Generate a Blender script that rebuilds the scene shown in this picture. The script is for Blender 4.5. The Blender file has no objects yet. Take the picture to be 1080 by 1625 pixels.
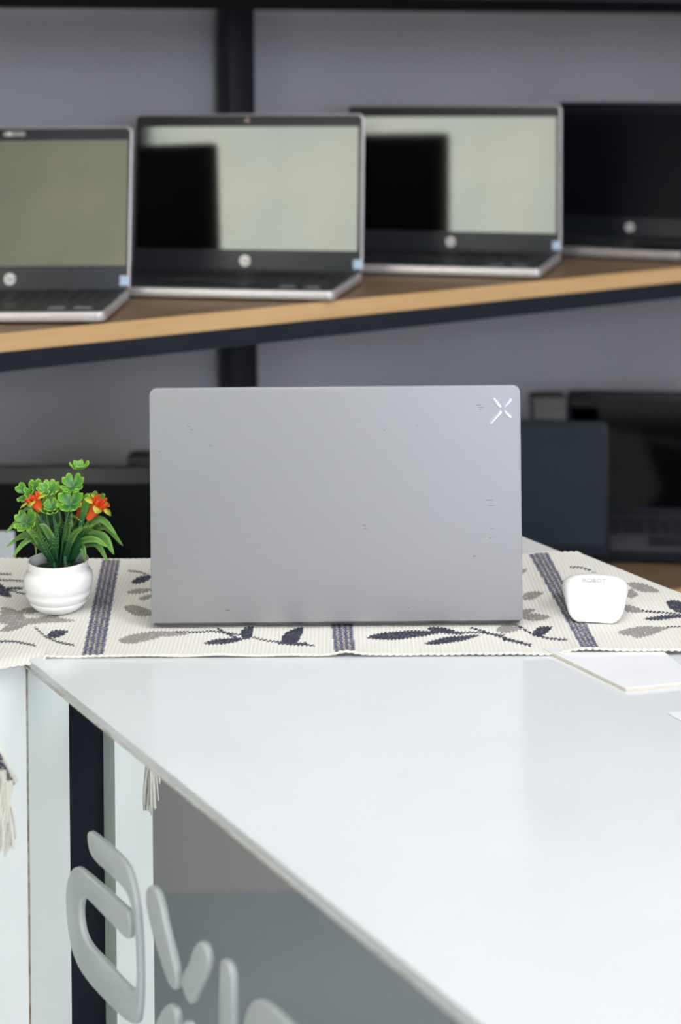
import bpy, bmesh, math, random
import numpy as np
from mathutils import Vector, Matrix, noise as mnoise
random.seed(7)
R = math.radians

# ---------------------------------------------------------------- camera, world, lights, exposure
F, CX, CY, ROLL, CAMZ = 2600.0, 540.0, 100.0, 0.010, 1.29     # focal length in pixels, principal point, roll, height
_c, _s = math.cos(ROLL), math.sin(ROLL)
cam_data = bpy.data.cameras.new('camera')
cam = bpy.data.objects.new('camera', cam_data)
bpy.context.scene.collection.objects.link(cam)
bpy.context.scene.camera = cam
cam_data.sensor_fit = 'AUTO'; cam_data.sensor_width = 36.0
cam_data.lens = F / 1625 * 36.0
cam_data.shift_x = 0.0
cam_data.shift_y = -(812.5 - CY) / 1625
cam_data.clip_start = 0.05
cam.matrix_world = Matrix(((_c, _s, 0, 0), (0, 0, -1, 0), (-_s, _c, 0, CAMZ), (0, 0, 0, 1)))
cam_data.dof.use_dof = True
cam_data.dof.focus_distance = 1.55
cam_data.dof.aperture_fstop = 4.0

scene = bpy.context.scene
scene.view_settings.view_transform = 'Standard'
scene.view_settings.look = 'None'
scene.view_settings.gamma = 1.0
scene.view_settings.use_curve_mapping = False
scene.view_settings.exposure = 0.0
w = bpy.data.worlds.new('world'); scene.world = w; w.use_nodes = True
w.node_tree.nodes['Background'].inputs[0].default_value = (0.75, 0.85, 1.0, 1)
w.node_tree.nodes['Background'].inputs[1].default_value = 0.3

def area_light(name, loc, rot, sx, sy, power, col):
    d = bpy.data.lights.new(name, 'AREA'); d.shape = 'RECTANGLE'; d.size = sx; d.size_y = sy
    d.energy = power; d.color = col
    o = bpy.data.objects.new(name, d); o.location = loc; o.rotation_euler = rot
    scene.collection.objects.link(o); return o
area_light('ceiling_lamp_light', (0.0, 1.15, 2.70), (0, 0, 0), 1.2, 0.9, 7, (1.0, 0.985, 0.95))
area_light('ceiling_lamp_light', (-1.2, -0.6, 2.70), (0, 0, 0), 1.2, 0.6, 4, (1.0, 0.99, 0.96))
area_light('ceiling_lamp_light', (1.35, 0.25, 2.70), (0, 0, 0), 1.2, 0.6, 33, (0.87, 0.86, 1.0))  # cool lamp added at the right, gives the lid its lavender side

# ---------------------------------------------------------------- measuring helpers (pixels of the photograph to points on real planes)
def ray(px, py):
    u, v = (px - CX) / F, (py - CY) / F
    return (u * _c - v * _s, u * _s + v * _c)
def P(px, py, D):
    u, v = ray(px, py); return Vector((u * D, D, CAMZ - v * D))
def Pz(px, py, z):
    u, v = ray(px, py); D = (CAMZ - z) / v; return Vector((u * D, D, z))

# ---------------------------------------------------------------- building helpers
def link(o): scene.collection.objects.link(o); return o
def empty(name, loc=(0, 0, 0), rz=0.0):
    o = bpy.data.objects.new(name, None); o.location = loc; o.rotation_euler = (0, 0, rz); o.empty_display_size = .05
    return link(o)
def tag(o, label=None, cat=None, group=None, kind=None):
    if label: o['label'] = label
    if cat: o['category'] = cat
    if group: o['group'] = group
    if kind: o['kind'] = kind
    return o
def mesh_obj(name, verts, faces, m=None, parent=None, smooth=False, angle=35):
    me = bpy.data.meshes.new(name); me.from_pydata([tuple(v) for v in verts], [], faces); me.update()
    return fin(name, me, m, parent, smooth, angle)
def fin(name, me, m=None, parent=None, smooth=False, angle=35):
    if m: me.materials.append(m)
    if smooth:
        me.shade_smooth(); me.set_sharp_from_angle(angle=R(angle))
    o = bpy.data.objects.new(name, me)
    if parent: o.parent = parent
    return link(o)
def bm_obj(name, bm, m=None, parent=None, smooth=True, angle=35):
    bmesh.ops.recalc_face_normals(bm, faces=bm.faces[:])
    me = bpy.data.meshes.new(name); bm.to_mesh(me); bm.free()
    return fin(name, me, m, parent, smooth, angle)
def bm_box(bm, c, s, rz=0.0, bev=0.0):
    r = bmesh.ops.create_cube(bm, size=1.0)
    vs = r['verts']
    M = Matrix.Translation(c) @ Matrix.Rotation(rz, 4, 'Z') @ Matrix.Diagonal((s[0], s[1], s[2], 1))
    bmesh.ops.transform(bm, matrix=M, verts=vs)
    if bev:
        es = list({e for v in vs for e in v.link_edges})
        bmesh.ops.bevel(bm, geom=es, offset=bev, segments=2, affect='EDGES', profile=.5)
def box(name, c, s, m, parent=None, rz=0.0, bev=0.0):
    bm = bmesh.new(); bm_box(bm, c, s, rz, bev); return bm_obj(name, bm, m, parent)
def poly_prism(name, pts, z0, z1, m, parent=None, bev=0.0, smooth=True):
    bm = bmesh.new()
    f = bm.faces.new([bm.verts.new((p[0], p[1], z0)) for p in pts])
    r = bmesh.ops.extrude_face_region(bm, geom=[f])
    bmesh.ops.translate(bm, verts=[e for e in r['geom'] if isinstance(e, bmesh.types.BMVert)], vec=(0, 0, z1 - z0))
    bmesh.ops.recalc_face_normals(bm, faces=bm.faces[:])
    if bev: bmesh.ops.bevel(bm, geom=bm.edges[:], offset=bev, segments=2, affect='EDGES', profile=.5)
    return bm_obj(name, bm, m, parent, smooth)
def rrect(w, h, r, seg=8, bottom=None):
    rb = r if bottom is None else bottom
    out = []
    for cx, cy, a0, rr in ((w/2-rb, -h/2+rb, -90, rb), (w/2-r, h/2-r, 0, r), (-w/2+r, h/2-r, 90, r), (-w/2+rb, -h/2+rb, 180, rb)):
        for i in range(seg + 1):
            a = R(a0 + 90 * i / seg); out.append((cx + rr * math.cos(a), cy + rr * math.sin(a)))
    return out
def slab(name, w, h, r, t, m, parent=None, bev=0.0015, orient='Z', off=(0, 0, 0), bottom=None):
    """rounded slab: thickness along Z (flat) or along Y (upright, w = x, h = z)"""
    bm = bmesh.new()
    f = bm.faces.new([bm.verts.new((x, y, -t/2)) for x, y in rrect(w, h, r, bottom=bottom)])
    e = bmesh.ops.extrude_face_region(bm, geom=[f])
    bmesh.ops.translate(bm, verts=[q for q in e['geom'] if isinstance(q, bmesh.types.BMVert)], vec=(0, 0, t))
    bmesh.ops.recalc_face_normals(bm, faces=bm.faces[:])
    if bev:
        es = [q for q in bm.edges if abs(q.verts[0].co.z - q.verts[1].co.z) < 1e-6]
        bmesh.ops.bevel(bm, geom=es, offset=bev, segments=3, affect='EDGES', profile=.5)
    if orient == 'Y':
        bmesh.ops.transform(bm, matrix=Matrix.Rotation(R(90), 4, 'X'), verts=bm.verts[:])
    bmesh.ops.translate(bm, verts=bm.verts[:], vec=off)
    return bm_obj(name, bm, m, parent)
def tube_geo(pts, rad, n=8, V=None, Fc=None, cap=True, cols=None, colf=None):
    V = [] if V is None else V; Fc = [] if Fc is None else Fc
    pts = [Vector(p) for p in pts]
    prev = None; base = len(V)
    for i, p in enumerate(pts):
        t = (pts[min(i+1, len(pts)-1)] - pts[max(i-1, 0)]).normalized()
        ref = Vector((0, 0, 1)) if abs(t.z) < .9 else Vector((1, 0, 0))
        a = t.cross(ref).normalized() if prev is None else (prev - t * prev.dot(t)).normalized()
        prev = a; b = t.cross(a)
        r = rad(i / max(1, len(pts)-1)) if callable(rad) else rad
        for k in range(n):
            an = 2 * math.pi * k / n
            V.append(p + (a * math.cos(an) + b * math.sin(an)) * r)
            if cols is not None: cols.append(colf(i / max(1, len(pts)-1)))
    for i in range(len(pts) - 1):
        for k in range(n):
            A = base + i*n + k; B = base + i*n + (k+1) % n
            Fc.append((A, B, B + n, A + n))
    if cap:
        Fc.append(tuple(base + k for k in range(n))[::-1]); Fc.append(tuple(base + (len(pts)-1)*n + k for k in range(n)))
    return V, Fc
def tube(name, pts, rad, m, parent=None, n=8):
    V, Fc = tube_geo(pts, rad, n); return mesh_obj(name, V, Fc, m, parent, True, 60)
def lathe_geo(prof, n=48, V=None, Fc=None):
    V = [] if V is None else V; Fc = [] if Fc is None else Fc
    b = len(V)
    for r, z in prof:
        for k in range(n):
            a = 2*math.pi*k/n; V.append(Vector((r*math.cos(a), r*math.sin(a), z)))
    for i in range(len(prof)-1):
        for k in range(n):
            Fc.append((b+i*n+k, b+i*n+(k+1) % n, b+(i+1)*n+(k+1) % n, b+(i+1)*n+k))
    return V, Fc
def bez(pts, n=16):
    """Catmull-Rom through points"""
    pts = [Vector(p) for p in pts]
    if len(pts) == 2: return [pts[0].lerp(pts[1], i/n) for i in range(n+1)]
    P_ = [2*pts[0]-pts[1]] + pts + [2*pts[-1]-pts[-2]]
    out = []
    seg = len(pts) - 1
    for s in range(seg):
        p0, p1, p2, p3 = P_[s:s+4]
        m_ = max(2, n // seg)
        for i in range(m_):
            t = i / m_
            out.append(.5*((2*p1) + (p2-p0)*t + (2*p0-5*p1+4*p2-p3)*t*t + (-p0+3*p1-3*p2+p3)*t**3))
    out.append(pts[-1]); return out
def text_mesh(name, body, size, depth, m, parent=None, loc=(0, 0, 0), rot=(0, 0, 0), shear=0.0, sx=1.0):
    cu = bpy.data.curves.new(name, 'FONT'); cu.body = body; cu.size = size; cu.extrude = depth; cu.align_x = 'CENTER'; cu.align_y = 'CENTER'; cu.shear = shear
    t = bpy.data.objects.new(name, cu); scene.collection.objects.link(t)
    dg = bpy.context.evaluated_depsgraph_get(); dg.update()
    me = bpy.data.meshes.new_from_object(t.evaluated_get(dg))
    bpy.data.objects.remove(t)
    o = fin(name, me, None, parent); me.materials.clear(); me.materials.append(m)
    o.location = loc; o.rotation_euler = rot; o.scale = (sx, 1, 1)
    return o

# ---------------------------------------------------------------- materials
def mat(name, col, rough=.5, metal=0.0, spec=.5, emit=None, estr=0.0, coat=0.0, ior=None):
    m = bpy.data.materials.new(name); m.use_nodes = True
    b = m.node_tree.nodes['Principled BSDF']
    b.inputs['Base Color'].default_value = (*col, 1); b.inputs['Roughness'].default_value = rough
    b.inputs['Metallic'].default_value = metal; b.inputs['Specular IOR Level'].default_value = spec
    b.inputs['Coat Weight'].default_value = coat
    if ior: b.inputs['IOR'].default_value = ior
    if emit: b.inputs['Emission Color'].default_value = (*emit, 1); b.inputs['Emission Strength'].default_value = estr
    return m
def nodes(m): return m.node_tree.nodes, m.node_tree.links, m.node_tree.nodes['Principled BSDF']
def noisy(m, col2, scale=8, lo=.35, hi=.7, detail=4, stretch=(1, 1, 1), bump=0.0, bscale=None, rough2=None):
    N, L, b = nodes(m)
    tc = N.new('ShaderNodeTexCoord'); mp = N.new('ShaderNodeMapping'); mp.inputs['Scale'].default_value = stretch
    L.new(tc.outputs['Object'], mp.inputs['Vector'])
    n = N.new('ShaderNodeTexNoise'); n.inputs['Scale'].default_value = scale; n.inputs['Detail'].default_value = detail
    L.new(mp.outputs[0], n.inputs['Vector'])
    mr = N.new('ShaderNodeMapRange'); mr.inputs[1].default_value = lo; mr.inputs[2].default_value = hi
    L.new(n.outputs[0], mr.inputs[0])
    mx = N.new('ShaderNodeMix'); mx.data_type = 'RGBA'
    mx.inputs[6].default_value = b.inputs['Base Color'].default_value[:]; mx.inputs[7].default_value = (*col2, 1)
    L.new(mr.outputs[0], mx.inputs[0]); L.new(mx.outputs[2], b.inputs['Base Color'])
    if bump:
        n2 = N.new('ShaderNodeTexNoise'); n2.inputs['Scale'].default_value = bscale or scale*6; n2.inputs['Detail'].default_value = 3
        L.new(mp.outputs[0], n2.inputs['Vector'])
        bp = N.new('ShaderNodeBump'); bp.inputs['Strength'].default_value = bump; bp.inputs['Distance'].default_value = .001
        L.new(n2.outputs[0], bp.inputs['Height']); L.new(bp.outputs[0], b.inputs['Normal'])
    return m

M_wall = noisy(mat('painted_wall_grey', (.43, .43, .465), .8), (.40, .405, .425), 3)
M_room = noisy(mat('painted_wall_warm', (.66, .63, .56), .8), (.6, .58, .52), 2)
M_side = noisy(mat('painted_wall_taupe', (.42, .40, .37), .8), (.38, .365, .34), 2)
M_ceil = noisy(mat('ceiling_white', (.8, .8, .78), .9), (.76, .76, .74), 3)
M_floor = noisy(mat('floor_tile_grey', (.31, .35, .365), .35), (.28, .32, .335), 6)
M_top = noisy(mat('table_white_gloss', (.675, .70, .695), .14, spec=.5), (.645, .67, .665), 9, bump=.02, bscale=40)
M_edge = noisy(mat('table_edge_band', (.62, .61, .57), .4), (.35, .27, .2), 60, .5, .8)
M_panel = noisy(mat('white_laminate_panel', (.89, .92, .87), .3), (.86, .89, .84), 14)
M_mirror = noisy(mat('mirror_sheet', (.74, .77, .755), .012, metal=1.0), (.72, .75, .73), 5)
M_grout = noisy(mat('corner_seam', (.28, .2, .13), .8), (.5, .46, .4), 120)
M_letter = noisy(mat('acrylic_letter', (.51, .545, .53), .28), (.48, .515, .50), 20)
M_board = noisy(mat('white_board', (.82, .83, .83), .2), (.79, .80, .81), 12)
M_board_edge = noisy(mat('board_edge_beige', (.62, .54, .42), .7), (.7, .64, .53), 80)
M_black = noisy(mat('black_steel', (.0075, .010, .017), .45, spec=.25), (.011, .014, .02), 12)
M_keys = mat('keycap_black', (.014, .016, .018), .5)
M_deck = noisy(mat('laptop_deck_dark', (.022, .025, .027), .42), (.028, .03, .032), 40)
M_silver = noisy(mat('laptop_silver', (.62, .58, .56), .38, metal=.55), (.58, .55, .53), 60)
M_rim = noisy(mat('laptop_rim', (.30, .27, .26), .4, metal=.5), (.26, .24, .23), 60)
M_bezel = noisy(mat('bezel_dark', (.022, .025, .027), .35, spec=.35), (.026, .028, .03), 30)
M_bezelb = noisy(mat('bezel_black', (.008, .010, .014), .4, spec=.2), (.01, .012, .016), 30)
M_logo = mat('logo_disc', (.60, .56, .54), .35, metal=.3)
M_logo_d = mat('logo_letters', (.05, .05, .055), .5)
M_sticker = noisy(mat('sticker_pale_blue', (.45, .58, .68), .5), (.3, .42, .52), 300)
M_stickg = noisy(mat('sticker_grey', (.16, .18, .2), .5), (.3, .32, .34), 300)
M_lens = mat('camera_lens', (.02, .01, .01), .1)
M_lensr = mat('camera_ring', (.35, .2, .17), .3)
M_mat_screen = noisy(mat('matt_display', (.15, .15, .098), .5), (.195, .19, .115), 5, .4, .62)
M_flat_screen = noisy(mat('dark_matt_display', (.016, .025, .031), .45, spec=.22), (.022, .032, .038), 8)
M_glass_screen = noisy(mat('glossy_display', (.046, .048, .046), .085, metal=1.0), (.043, .045, .0435), 12)
M_dim_screen = noisy(mat('glossy_dark_display', (.05, .056, .058), .06, metal=1.0), (.046, .052, .054), 12)
M_black_screen = noisy(mat('black_display', (.003, .004, .006), .35, spec=.08), (.004, .005, .007), 12)
M_paper = mat('white_card', (.62, .68, .72), .6)
M_greybox = noisy(mat('grey_card_box', (.085, .08, .078), .7), (.10, .095, .09), 10)
M_pot = noisy(mat('white_ceramic', (.86, .86, .83), .25, coat=.3), (.83, .83, .80), 20)
M_soil = noisy(mat('green_foam', (.012, .05, .02), .8), (.02, .09, .03), 200, bump=.5)
M_mouse = mat('white_plastic', (.88, .89, .86), .35)
M_mousetext = mat('grey_print', (.45, .47, .47), .5)
M_chrome = mat('chrome', (.72, .72, .86), .25, metal=.6)
M_rubber = mat('dark_rubber', (.012, .012, .014), .5)
M_yarn = noisy(mat('cream_yarn', (.80, .78, .68), .9), (.72, .69, .58), 300, bump=.6)
M_yarnb = noisy(mat('blue_yarn', (.05, .06, .10), .9), (.5, .46, .34), 260, .5, .6, bump=.6)
M_lamp = mat('lamp_diffuser', (.9, .9, .9), .5, emit=(1, .98, .95), estr=2.5)
M_frame = mat('window_frame_white', (.7, .7, .68), .4)
M_wood = None

def wood_mat(name, a, b_, ang):
    m = mat(name, a, .45); N, L, b = nodes(m)
    tc = N.new('ShaderNodeTexCoord'); mp = N.new('ShaderNodeMapping'); mp.inputs['Scale'].default_value = (1.2, 22, 22)
    L.new(tc.outputs['Object'], mp.inputs['Vector'])
    n = N.new('ShaderNodeTexNoise'); n.inputs['Scale'].default_value = 3; n.inputs['Detail'].default_value = 6; n.inputs['Distortion'].default_value = .6
    L.new(mp.outputs[0], n.inputs['Vector'])
    cr = N.new('ShaderNodeValToRGB'); cr.color_ramp.elements[0].position = .3; cr.color_ramp.elements[0].color = (*a, 1)
    cr.color_ramp.elements[1].position = .7; cr.color_ramp.elements[1].color = (*b_, 1)
    L.new(n.outputs[0], cr.inputs[0]); L.new(cr.outputs[0], b.inputs['Base Color'])
    bp = N.new('ShaderNodeBump'); bp.inputs['Strength'].default_value = .1; L.new(n.outputs[0], bp.inputs['Height']); L.new(bp.outputs[0], b.inputs['Normal'])
    return m
M_wood = wood_mat('shelf_laminate_top', (.16, .095, .05), (.23, .145, .078), 0)
M_woodedge = wood_mat('shelf_edge_band', (.50, .31, .13), (.58, .37, .165), 0)

def attr_mat(name, rough, attr='Col', spec=.5, trans=0.0):
    m = mat(name, (1, 1, 1), rough, spec=spec); N, L, b = nodes(m)
    a = N.new('ShaderNodeAttribute'); a.attribute_name = attr
    L.new(a.outputs['Color'], b.inputs['Base Color'])
    if trans: b.inputs['Subsurface Weight'].default_value = trans; b.inputs['Subsurface Radius'].default_value = (.004, .006, .002)
    return m
M_leaf = attr_mat('plastic_leaf', .38)
M_flower = attr_mat('plastic_flower', .35)

# woven runner: motif colour from the mesh, ribs and yarn in the shader
M_cloth = attr_mat('woven_runner', .95, spec=.1)
def _cloth():
    N, L, b = nodes(M_cloth)
    a = [n for n in N if n.bl_idname == 'ShaderNodeAttribute'][0]
    tc = N.new('ShaderNodeTexCoord')
    wv = N.new('ShaderNodeTexWave'); wv.wave_type = 'BANDS'; wv.bands_direction = 'X'; wv.inputs['Scale'].default_value = 84; wv.inputs['Distortion'].default_value = .25; wv.inputs['Detail'].default_value = 1
    L.new(tc.outputs['UV'], wv.inputs['Vector'])
    w2 = N.new('ShaderNodeTexWave'); w2.wave_type = 'BANDS'; w2.bands_direction = 'Y'; w2.inputs['Scale'].default_value = 210; w2.inputs['Distortion'].default_value = .8; w2.inputs['Detail'].default_value = 1
    L.new(tc.outputs['UV'], w2.inputs['Vector'])
    mr = N.new('ShaderNodeMapRange'); mr.inputs[3].default_value = .90; mr.inputs[4].default_value = 1.0; L.new(wv.outputs['Fac'], mr.inputs[0])
    m2 = N.new('ShaderNodeMapRange'); m2.inputs[3].default_value = .9; m2.inputs[4].default_value = 1.0; L.new(w2.outputs['Fac'], m2.inputs[0])
    mu = N.new('ShaderNodeMath'); mu.operation = 'MULTIPLY'; L.new(mr.outputs[0], mu.inputs[0]); L.new(m2.outputs[0], mu.inputs[1])
    sc = N.new('ShaderNodeVectorMath'); sc.operation = 'SCALE'; L.new(a.outputs['Color'], sc.inputs[0]); L.new(mu.outputs[0], sc.inputs['Scale'])
    L.new(sc.outputs[0], b.inputs['Base Color'])
    ad = N.new('ShaderNodeMath'); ad.operation = 'MULTIPLY_ADD'; ad.inputs[1].default_value = .35; L.new(w2.outputs['Fac'], ad.inputs[0]); L.new(wv.outputs['Fac'], ad.inputs[2])
    bp = N.new('ShaderNodeBump'); bp.inputs['Strength'].default_value = .45; bp.inputs['Distance'].default_value = .0006
    L.new(ad.outputs[0], bp.inputs['Height']); L.new(bp.outputs[0], b.inputs['Normal'])
_cloth()

# brushed aluminium lid, with small dark scuffs
M_alu = mat('brushed_aluminium', (.335, .335, .338), .46, metal=.5)
def _alu():
    N, L, b = nodes(M_alu)
    tc = N.new('ShaderNodeTexCoord'); mp = N.new('ShaderNodeMapping'); mp.inputs['Scale'].default_value = (6, 6, 900)
    L.new(tc.outputs['Object'], mp.inputs[0])
    n = N.new('ShaderNodeTexNoise'); n.inputs['Scale'].default_value = 3; n.inputs['Detail'].default_value = 3; L.new(mp.outputs[0], n.inputs['Vector'])
    n2 = N.new('ShaderNodeTexNoise'); n2.inputs['Scale'].default_value = 4; n2.inputs['Detail'].default_value = 4; L.new(tc.outputs['Object'], n2.inputs['Vector'])
    mp3 = N.new('ShaderNodeMapping'); mp3.inputs['Scale'].default_value = (1, 1, 2.2); mp3.inputs['Rotation'].default_value = (0, .25, 0); L.new(tc.outputs['Object'], mp3.inputs[0])
    v = N.new('ShaderNodeTexVoronoi'); v.inputs['Scale'].default_value = 42; L.new(mp3.outputs[0], v.inputs['Vector'])
    n3 = N.new('ShaderNodeTexNoise'); n3.inputs['Scale'].default_value = 26; n3.inputs['Detail'].default_value = 1; L.new(tc.outputs['Object'], n3.inputs['Vector'])
    lt = N.new('ShaderNodeMapRange'); lt.inputs[1].default_value = .10; lt.inputs[2].default_value = .03; lt.inputs[3].default_value = 0; lt.inputs[4].default_value = 1; L.new(v.outputs['Distance'], lt.inputs[0])
    gt = N.new('ShaderNodeMapRange'); gt.inputs[1].default_value = .60; gt.inputs[2].default_value = .70; L.new(n3.outputs[0], gt.inputs[0])
    mu = N.new('ShaderNodeMath'); mu.operation = 'MULTIPLY'; L.new(lt.outputs[0], mu.inputs[0]); L.new(gt.outputs[0], mu.inputs[1])
    r1 = N.new('ShaderNodeMapRange'); r1.inputs[3].default_value = .93; r1.inputs[4].default_value = 1.05; L.new(n.outputs[0], r1.inputs[0])
    sc = N.new('ShaderNodeVectorMath'); sc.operation = 'SCALE'; sc.inputs[0].default_value = b.inputs['Base Color'].default_value[:3]; L.new(r1.outputs[0], sc.inputs['Scale'])
    mx = N.new('ShaderNodeMix'); mx.data_type = 'RGBA'; mx.inputs[7].default_value = (.13, .12, .12, 1)
    L.new(mu.outputs[0], mx.inputs[0]); L.new(sc.outputs[0], mx.inputs[6]); L.new(mx.outputs[2], b.inputs['Base Color'])
    r2 = N.new('ShaderNodeMapRange'); r2.inputs[3].default_value = .48; r2.inputs[4].default_value = .6; L.new(n2.outputs[0], r2.inputs[0]); L.new(r2.outputs[0], b.inputs['Roughness'])
_alu()

# ---------------------------------------------------------------- the room
ZT = 0.75                                   # table top height
SZ = 0.961                                  # upper shelf board top
LZ = 0.453                                  # lower shelf board top
S0 = Vector((-.42, 2.02, 0)); SD = Vector((.856, .517, 0)).normalized(); SN = Vector((-SD.y, SD.x, 0))
SANG = math.atan2(SD.y, SD.x)
WALLOFF = .585
def sh(s, q, z): v = S0 + SD*s + SN*q; return Vector((v.x, v.y, z))
def struct(o): o['kind'] = 'structure'; return o
def wall(name, a, b, z0, z1, m, t=.1):
    """thin box wall whose inner face runs from a to b; thickness away from the inside (left of a->b is inside)"""
    a = Vector((a[0], a[1], 0)); b = Vector((b[0], b[1], 0)); d = (b-a).normalized(); n = Vector((d.y, -d.x, 0))
    V = [a, b, b+n*t, a+n*t]
    return struct(poly_prism(name, [(v.x, v.y) for v in V], z0, z1, m, smooth=False))
wb1 = sh(2.6, WALLOFF, 0)
YF = -2.9
XR0 = (2.6, YF)
LWD = Vector((.434, .901, 0)).normalized(); LWP = Vector((-1.36, 1.70, 0))     # short left wall beside the shelving
_p = sh(0, WALLOFF, 0); _t = ((_p - LWP).cross(SD).z) / LWD.cross(SD).z; wb0 = LWP + LWD*_t
wl1 = LWP - LWD*(.8/LWD.y)
wall('wall_back', (wb1.x, wb1.y), (wb0.x, wb0.y), 0, 2.75, M_wall)
wall('wall_left', (wb0.x, wb0.y), (wl1.x, wl1.y), 0, 2.75, M_side)
wall('wall_left', (wl1.x, wl1.y), (-4.9, wl1.y), 0, 2.75, M_room)
wall('wall_left', (-4.9, wl1.y), (-4.9, YF), 0, 2.75, M_room)
wall('wall_right', XR0, (wb1.x, wb1.y), 0, 2.75, M_room)
struct(box('floor', (-.6, .8, -.05), (10, 9, .1), M_floor))
struct(box('ceiling', (-.6, .8, 2.80), (10, 9, .1), M_ceil))
# front wall behind the camera, with a wide glowing window added for the screens to reflect
WX0, WX1, WZ0, WZ1 = -4.75, -2.1, .95, 2.45
def fwall(name, x0, x1, z0, z1): return struct(box(name, ((x0+x1)/2, YF-.05, (z0+z1)/2), (x1-x0, .1, z1-z0), M_room))
fw = fwall('wall_front', -5.0, WX0, 0, 2.75)
for a in ((WX1, .75, 0, 2.75), (WX0, WX1, 0, WZ0), (WX0, WX1, WZ1, 2.75), (2.45, 2.7, 0, 2.75), (.75, 2.45, 0, 1.25), (.75, 2.45, WZ1, 2.75)):
    o = fwall('wall_front', *a)
M_winglow = mat('added_window_glow', (0, 0, 0), .9, emit=(1.0, .985, .90), estr=11.5)
def _winglow():
    N, L, b = nodes(M_winglow)
    tc = N.new('ShaderNodeTexCoord'); n = N.new('ShaderNodeTexNoise'); n.inputs['Scale'].default_value = 1.3; n.inputs['Detail'].default_value = 2
    L.new(tc.outputs['Object'], n.inputs['Vector']); cr = N.new('ShaderNodeValToRGB')
    cr.color_ramp.elements[0].position = .35; cr.color_ramp.elements[0].color = (.82, .92, .90, 1); cr.color_ramp.elements[1].position = .65; cr.color_ramp.elements[1].color = (1, .97, .82, 1)
    L.new(n.outputs[0], cr.inputs[0]); L.new(cr.outputs[0], b.inputs['Emission Color'])
_winglow()
win = struct(box('added_window', ((WX0+WX1)/2, YF-.08, (WZ0+WZ1)/2), (WX1-WX0, .01, WZ1-WZ0), M_winglow))
M_coolglow = mat('added_cool_glow', (0, 0, 0), .9, emit=(.80, .84, 1.0), estr=19.0)
win2 = struct(box('added_window_cool', (1.6, YF-.08, (1.25+WZ1)/2), (1.7, .01, WZ1-1.25), M_coolglow))  # unseen glowing panel, added for frontal light and a bluish tint on the lid
bm = bmesh.new()
for x in (.75, 1.6, 2.45): bm_box(bm, (x, YF-.03, (1.25+WZ1)/2), (.05, .1, WZ1-1.25+.05))
for z in (1.25, WZ1): bm_box(bm, (1.6, YF-.03, z), (1.7, .1, .05))
bm_obj('window_frame', bm, M_frame, win2)
bm = bmesh.new()
for x in (WX0, WX1): bm_box(bm, (x, YF-.03, (WZ0+WZ1)/2), (.06, .1, WZ1-WZ0+.06))
for z in (WZ0, WZ1): bm_box(bm, ((WX0+WX1)/2, YF-.03, z), (WX1-WX0, .1, .06))
fr = bm_obj('window_frame', bm, M_frame, win)
# tall dark cupboard beside the window, seen only in the laptop screens
cb = tag(empty('cupboard', (-4.01, YF+.26, 0)), 'tall dark cupboard left of the window behind the camera', 'cupboard')
box('carcass', (0, 0, 1.02), (1.18, .5, 2.04), M_black, cb, bev=.004)
for sx in (-1, 1):
    dr = box('door', (sx*.292, .259, 1.04), (.575, .018, 1.94), M_black, cb, bev=.003)
    tube('handle', [(sx*.05, .285, .95), (sx*.05, .285, 1.15)], .006, M_rubber, dr, 10)
for x, y, sx, sy in ((0, 1.15, 1.2, .9), (-1.2, -.6, 1.2, .6), (1.35, .25, 1.2, .6)):
    r = empty('ceiling_lamp', (x, y, 2.75))
    pos = {0: 'above the white counter', -1.2: 'behind the camera on the left', 1.35: 'added at the right to tint the laptop lid'}[x]
    tag(r, 'flat white rectangular ceiling lamp ' + pos, 'ceiling lamp', 'ceiling lamps')
    bm = bmesh.new()
    for a in (-1, 1): bm_box(bm, (a*(sx/2+.01), 0, -.02), (.02, sy+.04, .04)); bm_box(bm, (0, a*(sy/2+.01), -.02), (sx, .02, .04))
    bm_obj('frame', bm, M_frame, r); box('diffuser', (0, 0, -.012), (sx, sy, .02), M_lamp, r)

lc = tag(empty('added_cabinet', (.55, YF+.25, 0)), 'low dark block added behind the camera to darken a screen reflection', 'added_cabinet')  # unseen dark block, added so the lower right screen mirrors black
box('carcass', (0, 0, .585), (2.5, .48, 1.17), M_black, lc, bev=.003); slab('cabinet_top', 2.54, .52, .004, .025, M_black, lc, .002, off=(0, 0, 1.182))
for k in range(4): box('door', (-.9375+.625*k, .249, .59), (.61, .018, 1.08), M_black, lc, bev=.002)

# ---------------------------------------------------------------- shelving unit
shelf = tag(empty('shelving_unit', tuple(sh(0, 0, 0)), SANG), 'black steel shelving unit with wood-edged boards against the grey wall', 'shelf')
SL0, SL1, SDEP = -.50, 2.2, .53
for z in (SZ, LZ, 1.43):
    box('shelf_board', ((SL0+SL1)/2, SDEP/2+.0015, z-.0115), (SL1-SL0, SDEP-.003, .023), M_wood, shelf)
    box('edge_band', ((SL0+SL1)/2, 0, z-.0115), (SL1-SL0, .003, .023), M_woodedge, shelf)
    for y in (.0125, SDEP-.0125):
        box('beam', ((SL0+SL1)/2, y, z-.023-.0125), (SL1-SL0, .025, .025), M_black, shelf)
for x, y in ((SL0+.025, .0), (SL1-.025, .0), (.605, SDEP+.004), (SL0+.025, SDEP+.004), (SL1-.025, SDEP+.004)):
    box('post', (x, y+.0, 1.0), (.048, .048, 2.0), M_black, shelf, bev=.002) if y > .1 else box('post', (x, -.03, 1.0), (.048, .048, 2.0), M_black, shelf, bev=.002)

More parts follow.
